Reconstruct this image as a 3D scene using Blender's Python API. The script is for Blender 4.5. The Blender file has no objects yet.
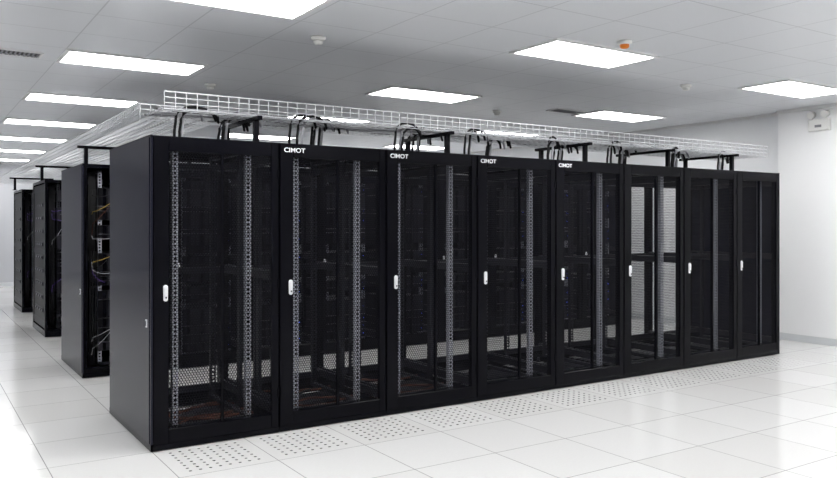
import bpy, math, random
from mathutils import Vector
random.seed(4)
scene = bpy.context.scene
scene.view_settings.view_transform = 'Standard'
CEIL = 2.85
# ------------------------------------------------------------ materials
def new_mat(name):
    m = bpy.data.materials.new(name); m.use_nodes = True
    nt = m.node_tree
    return m, nt, nt.nodes['Principled BSDF']
def pm(name, col, rough=0.5, metal=0.0, spec=0.5, noise=0.0, nscale=30, emit=None, es=0):
    m, nt, b = new_mat(name)
    b.inputs['Base Color'].default_value = (*col, 1)
    b.inputs['Roughness'].default_value = rough
    b.inputs['Metallic'].default_value = metal
    b.inputs['Specular IOR Level'].default_value = spec
    if emit:
        b.inputs['Emission Color'].default_value = (*emit, 1)
        b.inputs['Emission Strength'].default_value = es
    if noise > 0:
        tc = nt.nodes.new('ShaderNodeTexCoord'); n = nt.nodes.new('ShaderNodeTexNoise')
        n.inputs['Scale'].default_value = nscale
        nt.links.new(tc.outputs['Object'], n.inputs['Vector'])
        r = nt.nodes.new('ShaderNodeMapRange')
        r.inputs['To Min'].default_value = max(rough-noise, 0.02); r.inputs['To Max'].default_value = rough+noise
        nt.links.new(n.outputs['Fac'], r.inputs['Value']); nt.links.new(r.outputs['Result'], b.inputs['Roughness'])
    return m
def M(nt, op, a, b=None, c=None):
    n = nt.nodes.new('ShaderNodeMath'); n.operation = op
    for i, v in enumerate((a, b, c)):
        if v is None: continue
        if isinstance(v, (int, float)): n.inputs[i].default_value = v
        else: nt.links.new(v, n.inputs[i])
    return n.outputs[0]
def mixc(nt, f, c1, c2):
    n = nt.nodes.new('ShaderNodeMix'); n.data_type = 'RGBA'
    nt.links.new(f, n.inputs[0])
    for i, c in ((6, c1), (7, c2)):
        if isinstance(c, tuple): n.inputs[i].default_value = (*c, 1)
        else: nt.links.new(c, n.inputs[i])
    return n.outputs[2]
def sepxyz(nt, out='Object'):
    tc = nt.nodes.new('ShaderNodeTexCoord'); s = nt.nodes.new('ShaderNodeSeparateXYZ')
    nt.links.new(tc.outputs[out], s.inputs[0]); return s.outputs[0], s.outputs[1], s.outputs[2], tc
def edge_dist(nt, x, off, size):
    t = M(nt, 'DIVIDE', M(nt, 'SUBTRACT', x, off), size)
    f = M(nt, 'FRACT', t)
    return M(nt, 'MULTIPLY', M(nt, 'MINIMUM', f, M(nt, 'SUBTRACT', 1.0, f)), size)

black = pm('powder_black', (0.002, 0.002, 0.004), 0.22, 0, 0.10, 0.04)
side_m = pm('side_panel_paint', (0.012, 0.012, 0.023), 0.22, 0.0, 0.15)
dark = pm('inner_dark_steel', (0.022, 0.023, 0.031), 0.4, 0.3, 0.3)
zinc = pm('zinc_rail', (0.42, 0.43, 0.49), 0.4, 0.4)
silver = pm('handle_silver', (0.85, 0.86, 0.88), 0.35, 0.1)
galv = pm('galvanised_wire', (0.56, 0.57, 0.59), 0.35, 0.6)
logo = pm('logo_white', (0.85, 0.85, 0.88), 0.5)
serv = pm('server_face', (0.004, 0.004, 0.006), 0.35, 0.0, 0.15)
serv2 = pm('server_face_grey', (0.022, 0.022, 0.03), 0.4, 0.2, 0.3)
led = pm('led_blue', (0.02, 0.03, 0.6), 0.5, emit=(0.08, 0.15, 1), es=3)
cable_b = pm('cable_black', (0.004, 0.004, 0.005), 0.5, 0, .2)
cable_w = pm('cable_grey', (0.36, 0.36, 0.39), 0.5)
cable_r = pm('cable_copper_red', (0.10, 0.035, 0.02), 0.5, 0, .2)
cable_y = pm('cable_yellow', (0.40, 0.27, 0.04), 0.5)
cable_p = pm('cable_violet', (0.10, 0.05, 0.28), 0.5)
white_pl = pm('white_plastic', (0.8, 0.8, 0.78), 0.4)
orange_pl = pm('orange_plastic', (0.8, 0.22, 0.02), 0.4)
grille_m = pm('grille_grey', (0.25, 0.25, 0.27), 0.5, 0.3)
trimw = pm('white_aluminium', (0.8, 0.8, 0.8), 0.4)
base_m = pm('baseboard_grey', (0.62, 0.64, 0.66), 0.4)
emit_m = pm('light_diffuser', (0.9, 0.9, 0.9), 0.6, emit=(1, 0.995, 0.985), es=17)
wall_m = pm('wall_paint', (0.87, 0.875, 0.885), 0.6, 0, 0.3, 0.05, 6)
wall_g = pm('wall_panel_grey', (0.80, 0.81, 0.83), 0.5, 0, 0.3, 0.05, 6)
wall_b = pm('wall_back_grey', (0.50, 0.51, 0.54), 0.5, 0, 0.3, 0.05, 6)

def perf(name, p, r):
    m, nt, b = new_mat(name)
    b.inputs['Base Color'].default_value = (0.003, 0.003, 0.006, 1)
    b.inputs['Roughness'].default_value = 0.45
    b.inputs['Specular IOR Level'].default_value = 0.15
    x, y, z, _ = sepxyz(nt)
    q = p*1.732
    def lat(ox, oz):
        a = M(nt, 'SUBTRACT', M(nt, 'FRACT', M(nt, 'ADD', M(nt, 'DIVIDE', x, p), ox)), 0.5)
        c = M(nt, 'SUBTRACT', M(nt, 'FRACT', M(nt, 'ADD', M(nt, 'DIVIDE', z, q), oz)), 0.5)
        a = M(nt, 'MULTIPLY', a, p); c = M(nt, 'MULTIPLY', c, q)
        return M(nt, 'SQRT', M(nt, 'ADD', M(nt, 'MULTIPLY', a, a), M(nt, 'MULTIPLY', c, c)))
    d = M(nt, 'MINIMUM', lat(0, 0), lat(0.5, 0.5))
    solid = M(nt, 'GREATER_THAN', d, r*p)
    nt.links.new(solid, b.inputs['Alpha'])
    return m
mesh_m = perf('perforated_steel', 0.018, 0.41)
mesh_back = perf('perforated_steel_rear', 0.022, 0.50)

def floor_mat():
    m, nt, b = new_mat('raised_floor_tiles')
    x, y, z, tc = sepxyz(nt)
    ex = edge_dist(nt, x, 1.274, 0.6); ey = edge_dist(nt, y, 5.03, 0.6)
    seam = M(nt, 'LESS_THAN', M(nt, 'MINIMUM', ex, ey), 0.0028)
    inx = M(nt, 'MULTIPLY', M(nt, 'GREATER_THAN', x, 1.274), M(nt, 'LESS_THAN', x, 8.474))
    iny = M(nt, 'MULTIPLY', M(nt, 'GREATER_THAN', y, 4.43), M(nt, 'LESS_THAN', y, 5.03))
    inner = M(nt, 'GREATER_THAN', M(nt, 'MINIMUM', ex, ey), 0.04)
    p = 0.06
    def fr(v, o): return M(nt, 'MULTIPLY', M(nt, 'SUBTRACT', M(nt, 'FRACT', M(nt, 'DIVIDE', M(nt, 'SUBTRACT', v, o), p)), 0.5), p)
    a = fr(x, 1.274); c = fr(y, 5.03)
    d = M(nt, 'SQRT', M(nt, 'ADD', M(nt, 'MULTIPLY', a, a), M(nt, 'MULTIPLY', c, c)))
    hole = M(nt, 'MULTIPLY', M(nt, 'MULTIPLY', M(nt, 'LESS_THAN', d, 0.0098), inner), M(nt, 'MULTIPLY', inx, iny))
    n = nt.nodes.new('ShaderNodeTexNoise'); n.inputs['Scale'].default_value = 60
    nt.links.new(tc.outputs['Object'], n.inputs['Vector'])
    c0 = mixc(nt, n.outputs['Fac'], (0.79, 0.79, 0.785), (0.85, 0.85, 0.845))
    wn = nt.nodes.new('ShaderNodeTexWhiteNoise'); wn.noise_dimensions = '2D'
    cb = nt.nodes.new('ShaderNodeCombineXYZ')
    nt.links.new(M(nt, 'FLOOR', M(nt, 'DIVIDE', M(nt, 'SUBTRACT', x, 1.274), 0.6)), cb.inputs[0])
    nt.links.new(M(nt, 'FLOOR', M(nt, 'DIVIDE', M(nt, 'SUBTRACT', y, 5.03), 0.6)), cb.inputs[1])
    nt.links.new(cb.outputs[0], wn.inputs['Vector'])
    c0 = mixc(nt, M(nt, 'MULTIPLY', wn.outputs['Value'], 0.3), c0, (0.66, 0.65, 0.63))
    c1 = mixc(nt, seam, c0, (0.34, 0.34, 0.34))
    c2 = mixc(nt, hole, c1, (0.10, 0.10, 0.10))
    nt.links.new(c2, b.inputs['Base Color'])
    b.inputs['Roughness'].default_value = 0.12
    b.inputs['Specular IOR Level'].default_value = 0.65
    return m
def ceil_mat():
    m, nt, b = new_mat('ceiling_tiles')
    x, y, z, tc = sepxyz(nt)
    ex = edge_dist(nt, x, 1.05, 0.61); ey = edge_dist(nt, y, 6.78, 0.6)
    seam = M(nt, 'LESS_THAN', M(nt, 'MINIMUM', ex, ey), 0.005)
    c = mixc(nt, seam, (0.72, 0.735, 0.765), (0.52, 0.53, 0.555))
    nt.links.new(c, b.inputs['Base Color']); b.inputs['Roughness'].default_value = 0.35
    return m
floor_m = floor_mat(); ceil_m = ceil_mat()

# ------------------------------------------------------------ mesh builder
class MB:
    def __init__(s): s.v = []; s.f = []; s.mi = []; s.mats = []; s.sm = []; s.o = (0, 0, 0)
    def mid(s, m):
        if m not in s.mats: s.mats.append(m)
        return s.mats.index(m)
    def face(s, idx, m, smooth=False): s.f.append(idx); s.mi.append(s.mid(m)); s.sm.append(smooth)
    def shift(s, n0):
        ox, oy, oz = s.o
        if s.o != (0, 0, 0):
            for i in range(n0, len(s.v)):
                x, y, z = s.v[i]; s.v[i] = (x+ox, y+oy, z+oz)
    def box(s, x0, x1, y0, y1, z0, z1, m):
        b = len(s.v)
        s.v += [(x0,y0,z0),(x1,y0,z0),(x1,y1,z0),(x0,y1,z0),(x0,y0,z1),(x1,y0,z1),(x1,y1,z1),(x0,y1,z1)]
        for q in ((3,2,1,0),(4,5,6,7),(0,1,5,4),(1,2,6,5),(2,3,7,6),(3,0,4,7)):
            s.face([b+i for i in q], m)
        s.shift(b)
    def cbox(s, x0, x1, y0, y1, z0, z1, m, c=0.004):
        b = len(s.v)
        s.v += [(x0,y0+c,z0),(x1,y0+c,z0),(x1,y0+c,z1),(x0,y0+c,z1),
                (x0+c,y0,z0+c),(x1-c,y0,z0+c),(x1-c,y0,z1-c),(x0+c,y0,z1-c),
                (x0,y1,z0),(x1,y1,z0),(x1,y1,z1),(x0,y1,z1)]
        for q in ((4,5,6,7),(0,1,5,4),(1,2,6,5),(2,3,7,6),(3,0,4,7),(8,9,1,0),(9,10,2,1),(10,11,3,2),(11,8,0,3),(11,10,9,8)):
            s.face([b+i for i in q], m)
        s.shift(b)
    def quad(s, pts, m):
        b = len(s.v); s.v += pts; s.face([b,b+1,b+2,b+3], m)
    def tube(s, pts, r, m, n=6, closed_ends=True):
        pts = [Vector(p) for p in pts]; b = len(s.v)
        for i, p in enumerate(pts):
            t = (pts[min(i+1, len(pts)-1)] - pts[max(i-1, 0)]).normalized()
            up = Vector((0,0,1)) if abs(t.z) < 0.9 else Vector((1,0,0))
            a = t.cross(up).normalized(); c = t.cross(a)
            for k in range(n):
                an = 2*math.pi*k/n + math.pi/n
                s.v.append(tuple(p + a*math.cos(an)*r + c*math.sin(an)*r))
        for i in range(len(pts)-1):
            for k in range(n):
                k2 = (k+1) % n
                s.face([b+i*n+k, b+i*n+k2, b+(i+1)*n+k2, b+(i+1)*n+k], m, n > 4)
        if closed_ends:
            s.face([b+k for k in range(n)][::-1], m); e = b+(len(pts)-1)*n
            s.face([e+k for k in range(n)], m)
        s.shift(b)
    def lathe(s, prof, m, n=20, cx=0, cy=0):
        b = len(s.v)
        for r, z in prof:
            for k in range(n):
                an = 2*math.pi*k/n; s.v.append((cx+r*math.cos(an), cy+r*math.sin(an), z))
        for i in range(len(prof)-1):
            for k in range(n):
                k2 = (k+1) % n
                s.face([b+i*n+k, b+i*n+k2, b+(i+1)*n+k2, b+(i+1)*n+k], m, True)
        s.face([b+k for k in range(n)][::-1], m); e = b+(len(prof)-1)*n
        s.face([e+k for k in range(n)], m)
        s.shift(b)
    def oval(s, cx, y0, y1, cz, w, h, m, n=16):
        b = len(s.v); r = w/2; ring = []
        for k in range(n):
            an = 2*math.pi*k/n; x = cx + r*math.cos(an); z = cz + r*math.sin(an) + (h/2-r)*(1 if math.sin(an) >= 0 else -1)
            ring.append((x, z))
        for yy in (y0, y1):
            for x, z in ring: s.v.append((x, yy, z))
        for k in range(n):
            k2 = (k+1) % n; s.face([b+k, b+k2, b+n+k2, b+n+k], m)
        s.face([b+k for k in range(n)], m); s.face([b+n+k for k in range(n)][::-1], m)
    def mesh(s, name):
        me = bpy.data.meshes.new(name); me.from_pydata(s.v, [], s.f)
        for m in s.mats: me.materials.append(m)
        me.polygons.foreach_set('material_index', s.mi); me.polygons.foreach_set('use_smooth', s.sm)
        me.update(); return me
def add(name, me, loc=(0,0,0), rz=0, sx=1):
    o = bpy.data.objects.new(name, me); scene.collection.objects.link(o); o.location = loc; o.rotation_euler[2] = rz; o.scale[0] = sx; return o

# ------------------------------------------------------------ room shell
UL, UR, VF, VB = -3.6, 9.25, -3.5, 20.2
def slab(name, x0, x1, y0, y1, z0, z1, m):
    b = MB(); b.box(x0, x1, y0, y1, z0, z1, m); return add(name, b.mesh(name))
slab('floor', UL-.1, UR+.1, VF-.1, VB+.1, -0.1, 0, floor_m)
slab('ceiling', UL-.1, UR+.1, VF-.1, VB+.1, CEIL, CEIL+0.1, ceil_m)
slab('wall_left', UL-.1, UL, VF, VB, 0, CEIL, wall_b)
slab('wall_right', UR, UR+.1, VF, VB, 0, CEIL, wall_g)
slab('wall_front', UL-.1, UR+.1, VF-.1, VF, 0, CEIL, wall_m)
slab('wall_back', UL-.1, UR+.1, VB, VB+.1, 0, CEIL, wall_b)
slab('wall_pier', 9.10, UR, VF, 5.70, 0, CEIL, wall_m)
def bb(name, x0, x1, y0, y1):
    b = MB(); b.box(x0, x1, y0, y1, 0, 0.085, base_m); b.box(x0+.002, x1-.002, y0+.002, y1-.002, 0.085, 0.09, trimw); add(name, b.mesh(name))
bb('baseboard_right', 9.085, 9.10, VF, 5.70)
bb('baseboard_right_recess', 9.235, 9.25, 5.70, VB)
bb('baseboard_back', UL, 9.235, VB-.015, VB)
slab('trim_1', 9.215, 9.25, 5.70, VB, CEIL-0.035, CEIL, trimw)
slab('trim_2', 9.065, 9.10, VF, 5.70, CEIL-0.035, CEIL, trimw)
slab('trim_3', UL, 9.215, VB-.035, VB, CEIL-0.035, CEIL, trimw)

# ------------------------------------------------------------ racks
W, D, H = 0.849, 1.208, 2.0
def rail(b, x, y, z0, z1, m=zinc, w=0.04):
    t = 0.004
    b.box(x-w/2, x-w/2+.011, y, y+t, z0, z1, m); b.box(x+w/2-.011, x+w/2, y, y+t, z0, z1, m)
    z = z0
    while z < z1-.012:
        b.box(x-w/2+.011, x+w/2-.011, y, y+t, z, z+.012, m); z += 0.028
    b.box(x-w/2, x-w/2+t, y, y+.035, z0, z1, m)
def rack(front='mesh', back='mesh', lp=False, rp=False, fill=0, seed=0, cables=False, inner=zinc):
    rnd = random.Random(seed); b = MB()
    for fx in (.06, W-.06):
        for fy in (.10, D-.10): b.lathe([(.025,0),(.025,.012),(.012,.014),(.012,.045)], dark, 10, fx, fy)
    for fx in (0.004, W-.034):
        for fy in (.032, D-.072): b.box(fx, fx+.03, fy, fy+.04, .03, 1.97, black)
    b.box(0, W, .03, D-.03, 1.965, H, black)
    b.box(0, W, .004, .09, .008, .040, black); b.box(0, W, D-.09, D-.004, .008, .085, black)
    b.box(0, W, .028, .09, .04, .085, black)
    b.box(0, .05, .09, D-.09, .008, .085, black); b.box(W-.05, W, .09, D-.09, .008, .085, black)
    b.box(.05, W-.05, .45, .80, .05, .06, dark)
    for z in (.13, 1.05, 1.86):
        for fx in (.01, W-.035): b.box(fx, fx+.025, .07, D-.07, z, z+.06, dark)
        b.box(.04, W-.04, D-.17, D-.15, z, z+.05, dark)
    if fill or lp or cables:
        for xx in (.06, W-.085):
            b.box(xx, xx+.025, .55, .60, .085, 1.96, dark)
    for xx in (.172, .672):
        rail(b, xx, .12, .10, 1.95, inner); rail(b, xx, .86, .10, 1.95, dark if front == 'mesh' else inner)
        b.box(xx-.02, xx+.02, .12, .90, .10, .125, dark); b.box(xx-.02, xx+.02, .12, .90, 1.925, 1.95, dark)
    b.box(.172, .672, .124, .15, .092, .12, dark)
    def door(y0, y1, mm, ya):
        L, R = .10, W-.055
        for (x0, x1, z0, z1) in ((.003, L, .042, 1.997), (R, W-.003, .042, 1.997), (L, R, 1.90, 1.997), (L, R, .042, .135), (.442, .460, .135, 1.90)):
            b.cbox(x0, x1, y0, y1, z0, z1, black)
        b.quad([(L, ya, .135), (R, ya, .135), (R, ya, 1.90), (L, ya, 1.90)], mm)
    if front == 'mesh':
        door(0, .026, mesh_m, .012)
        b.oval(.078, -.006, .001, 1.0, .030, .105, silver); b.oval(.078, -.014, -.005, 1.008, .019, .07, silver)
        b.oval(.078, -.016, -.013, .972, .010, .012, dark)
        for z in (.25, 1.0, 1.75): b.box(W-.012, W-.003, -.006, .004, z, z+.06, black)
    if back == 'mesh':
        b.quad([(.03, D-.012, .10), (W-.03, D-.012, .10), (W-.03, D-.012, 1.93), (.03, D-.012, 1.93)], mesh_back)
        for (x0, x1, z0, z1) in ((.003, .03, .045, 1.99), (W-.03, W-.003, .045, 1.99), (.03, W-.03, 1.93, 1.99), (.03, W-.03, .045, .10)):
            b.box(x0, x1, D-.025, D, z0, z1, black)
    elif back == 'solid':
        b.box(.003, W-.003, D-.02, D, .045, 1.99, black)
    for flag, x0, x1, sx in ((lp, -.016, .003, -1), (rp, W-.003, W+.016, 1)):
        if flag:
            b.box(x0, x1, .034, D-.034, .05, 1.985, side_m)
            xa = x0 if sx < 0 else x1
            b.box(x0+.004, x1-.004, .0, .034, .008, 1.99, side_m); b.box(x0+.004, x1-.004, D-.034, D, .008, 1.99, black)
            b.box(x0+.002, x1-.002, .0, D, 1.985, 2.0, black); b.box(x0+.002, x1-.002, .0, D, .008, .05, black)
            b.box(xa-.006, xa+.006, .075, .10, .78, .83, silver); b.box(xa-.009, xa+.009, .083, .092, .79, .82, dark)
    if fill:
        z = .14
        while z < 1.86:
            hU = rnd.choice([1, 1, 2, 2, 3, 4])*.0445
            if rnd.random() < .78 and z+hU < 1.9:
                m = serv if rnd.random() < .75 else serv2
                b.box(.19, .655, .125, .72, z+.002, z+hU-.003, serv)
                b.cbox(.155, .69, .108, .119, z+.002, z+hU-.003, m, .003)
                zc = z+hU/2
                for k in range(9):
                    xk = .20+k*.05
                    b.box(xk, xk+.032, .105, .109, z+.008, z+hU-.011, serv2 if k % 3 else black)
                if rnd.random() < .6: b.box(.657, .663, .103, .108, zc-.003, zc+.003, led)
            z += hU
        if fill > 1:
            for k in range(20):
                x0 = rnd.uniform(.18, .62); z0 = rnd.uniform(.4, 1.85); dz = rnd.uniform(-.6, .25)
                z1 = min(max(z0+dz, .2), 1.9); sx = rnd.choice([.09, .74])
                cm = rnd.choice([cable_w, cable_y, cable_p, cable_b, cable_b, cable_b, cable_b, cable_r])
                pts = []
                for i in range(9):
                    t = i/8
                    pts.append((x0+(sx-x0)*min(1, t*1.6), .10-.06*math.sin(t*math.pi), z0+(z1-z0)*t-.05*math.sin(t*math.pi)))
                b.tube(pts, .0032, cm, 5)
            for k in range(6):
                xx = .055+.012*k
                b.tube([(xx, .1, .12), (xx+rnd.uniform(-.01, .01), .085, .7), (xx, .09, 1.3), (xx+.01, .1, 1.93)], .006, cable_b, 5)
            if fill > 2:
                for k in range(9):
                    zz = .3+k*.17
                    b.box(.002, .012, .25, .95, zz, zz+.05, serv2)
                    for j in range(10): b.box(-.001, .004, .28+j*.065, .31+j*.065, zz+.012, zz+.036, cable_w if (j+k) % 3 == 0 else black)
                b.box(.014, .02, .08, D-.08, .1, 1.95, serv)
    if cables:
        for k in range(5):
            y = rnd.uniform(.25, .8); pts = []
            for i in range(12):
                t = i/11
                pts.append((.06+t*.70, y+.08*math.sin(t*6+k), .098+.01*math.sin(t*9+k)))
            b.tube(pts, .009, rnd.choice([cable_r, cable_r, cable_b]), 6)
    return b
def lettering(parent, x, z):
    cu = bpy.data.curves.new('badge_text', 'FONT'); cu.body = 'CIMOT'; cu.size = 0.044; cu.extrude = 0.001; cu.offset = 0.0006
    o = bpy.data.objects.new('door_badge', cu); scene.collection.objects.link(o)
    bpy.context.view_layer.update()
    me = bpy.data.meshes.new_from_object(o.evaluated_get(bpy.context.evaluated_depsgraph_get()))
    bpy.data.objects.remove(o); me.materials.clear(); me.materials.append(logo)
    o = bpy.data.objects.new('door_badge', me); scene.collection.objects.link(o)
    o.rotation_euler = (math.pi/2, 0, 0); o.location = (x, -.0015, z); o.parent = parent; o.scale = (1.15, 1, 1)
U0, V0, P = 1.274, 5.005, 0.855
me_first = rack(lp=True, cables=True, seed=1).mesh('rack_first')
me_mid = rack(seed=2, cables=True).mesh('rack_mid')
me_mid2 = rack(seed=5).mesh('rack_mid_b')
me_last = rack(rp=True, seed=3).mesh('rack_last')
for i in range(8):
    me = me_first if i == 0 else me_last if i == 7 else (me_mid if i in (1, 2) else me_mid2)
    o = add('server_rack', me, (U0+P*i, V0, 0), 0, .88 if i == 7 else 1)
    if 0 < i < 5: lettering(o, .028, 1.936)
a0 = rack('open', 'solid', lp=True, fill=2, seed=11).mesh('rack_open_end')
a1 = rack('mesh', 'solid', fill=1, seed=12).mesh('rack_filled')
a2 = rack('mesh', 'solid', rp=True, fill=1, seed=13).mesh('rack_filled_end')
for i in range(9):
    add('server_rack', a0 if i == 0 else a2 if i == 8 else a1, (1.345+.80*i, 7.74, 0), 0, .935)
c0 = rack('open', 'solid', fill=3, seed=21, inner=dark).mesh('open_rack_a'); c1 = rack('open', 'solid', fill=2, seed=22).mesh('open_rack_b')
for r, vv in ((0, 10.80), (1, 14.0)):
    for i in range(6):
        add('open_server_rack', c0 if i == 0 else c1, (1.42+.08*r+P*i, vv, 0))

# ------------------------------------------------------------ wire cable trays (with their supports and cable drops)
TZ = 2.225
def tray_wires(b, L, w=0.66, h=0.115, r=0.0038, st=.075):
    n = int(L/st)
    for i in range(n+1):
        x = i*L/n
        b.tube([(x, 0, h), (x, 0, 0), (x, w, 0), (x, w, h)], r, galv, 4, False)
    for z in (h*.33, h*.66, h):
        for y in (0, w): b.tube([(0, y-(.003 if y == 0 else -.003), z), (L, y-(.003 if y == 0 else -.003), z)], r*(1.4 if z == h else 1.0), galv, 4)
    for k in range(10):
        y = w*k/9; b.tube([(0, y, -.004), (L, y, -.004)], r, galv, 4)
def support(b, x, w):
    t = .018; z0 = 2.0-TZ+.003
    for y in (.02, w-.02):
        b.box(x-t, x+t, y-.018, y+.018, z0+.006, -.030, black); b.box(x-.035, x+.035, y-.035, y+.035, z0, z0+.008, black)
    b.box(x-t, x+t, -.06, w+.06, -.036, -.009, black)
b = MB(); tray_wires(b, 6.9)
for k in range(9):
    y = .10+.055*k; b.tube([(t*6.9/30, y+.02*math.sin(t*.9+k*2), .012+.006*math.sin(t+k)) for t in range(31)], .008, [cable_w, cable_w, cable_b][k % 3], 6)
for uu in (2.10, 3.80, 5.42, 6.62, 7.70): support(b, uu-1.44, .66)
for i in range(8):
    rr = random.Random(40+i)
    for grp in range(2):
        b.o = (U0+P*i+.30+.30*grp+rr.uniform(-.08, .08)-1.44, .06+.24*grp+rr.uniform(-.03, .05), 2.0-TZ+.004)
        for k in range(4 if grp else 3):
            x = rr.uniform(-.03, .03)+.03*k; y0 = rr.uniform(0, .04)
            w = rr.uniform(.12, .30); hh = rr.uniform(.12, .18)
            pts = [(x, y0, 0.002), (x, y0, .08), (x+.01, y0+.0, hh)]
            for j in range(7):
                an = math.pi*(1-j/6); pts.append((x+.01+(w/2)*(1+math.cos(an)), y0+.03*j/6, hh+.02+.085*math.sin(an)))
            pts.append((x+.01+w, y0+.05, .228)); pts.append((x+.06+w, y0+.06, .2415))
            b.tube(pts, .010, [cable_b, cable_b, cable_w, cable_b][k], 7)
        b.lathe([(.06, 0), (.06, .012), (.045, .014)], black, 16, .05, .02)
    b.o = (0, 0, 0)
add('wire_cable_tray', b.mesh('tray_row'), (1.44, 5.36, TZ))
b = MB(); tray_wires(b, 11.2, .55)
for k in range(5):
    y = .12+.07*k; b.tube([(t*11.2/40, y+.02*math.sin(t*.9+k*2), .012+.006*math.sin(t+k)) for t in range(41)], .008, [cable_w, cable_b][k % 2], 6)
for x in (2.25, 5.35, 8.55): support(b, x, .55)
add('wire_cable_tray', b.mesh('tray_aisle'), (1.99, 6.045, TZ), math.pi/2)
b = MB(); tray_wires(b, 6.0)
for uu in (.4, 2.2, 4.2): support(b, uu, .66)
me = b.mesh('tray_short')
for vv in (8.05, 11.1, 14.25): add('wire_cable_tray', me, (2.02, vv, TZ))

# ------------------------------------------------------------ ceiling fixtures
b = MB(); lw, ll, t = .57, 1.16, .03
b.box(0, ll, 0, t, -.014, 0, trimw); b.box(0, ll, lw-t, lw, -.014, 0, trimw); b.box(0, t, t, lw-t, -.014, 0, trimw); b.box(ll-t, ll, t, lw-t, -.014, 0, trimw)
b.box(t, ll-t, t, lw-t, -.009, -.001, emit_m)
ml = b.mesh('light_panel')
for iu in (-1, 0, 1, 2):
    for iv in range(-3, 6):
        if iu == -1 and iv > 1: continue
        u = 1.05+3.06*iu; v = 6.79+2.42*iv
        add('ceiling_light_panel', ml, (u, v, CEIL))
def det(col):
    b = MB(); b.lathe([(.055, 0), (.055, -.018), (.045, -.026), (.038, -.028)], white_pl, 24)
    b.lathe([(.036, -.026), (.036, -.045), (.026, -.055), (.010, -.058)], col, 24); return b.mesh('detector')
d1 = det(white_pl); d2 = det(orange_pl)
for (u, v, m) in ((2.575, 5.33, d1), (4.615, 4.16, d2), (6.59, 5.13, d1), (6.13, 7.6, d1), (2.53, 7.72, d1), (2.5, 2.5, d1)):
    add('smoke_detector', m, (u, v, CEIL))
b = MB(); b.box(0, .5, 0, .02, -.012, 0, trimw); b.box(0, .5, .2, .22, -.012, 0, trimw); b.box(0, .02, .02, .2, -.012, 0, trimw); b.box(.48, .5, .02, .2, -.012, 0, trimw)
b.box(.02, .48, .02, .2, -.002, 0, cable_b)
for k in range(14): b.box(.03+k*.033, .043+k*.033, .02, .2, -.012, -.002, grille_m)
mg = b.mesh('vent')
add('ceiling_vent_grille', mg, (.42, 7.05, CEIL)); add('ceiling_vent_grille', mg, (6.6, 7.0, CEIL))

b = MB(); b.cbox(-.13, .13, -.05, 0, -.07, .07, white_pl, .012)
for x in (-.085, .085):
    b.tube([(x, -.03, .07), (x, -.03, .10)], .012, white_pl, 8)
    b.tube([(x, -.01, .13), (x, -.045, .125), (x, -.07, .12)], .042, white_pl, 16)
b.box(-.04, .04, -.053, -.049, -.03, 0, grille_m)
add('emergency_light', b.mesh('emergency_light'), (9.10, 5.16, 2.62), -math.pi/2)

# ------------------------------------------------------------ camera / world
w = bpy.data.worlds.new('World'); scene.world = w; w.use_nodes = True
w.node_tree.nodes['Background'].inputs[0].default_value = (0.9, 0.95, 1, 1); w.node_tree.nodes['Background'].inputs[1].default_value = 0.3
cam = bpy.data.cameras.new('camera'); co = bpy.data.objects.new('camera', cam); scene.collection.objects.link(co)
cam.sensor_width = 36; cam.lens = 778/837*36; cam.shift_y = -15/837
co.location = (0, 0, 1.438); co.rotation_euler = (math.pi/2, 0, -math.radians(33.13))
scene.camera = co
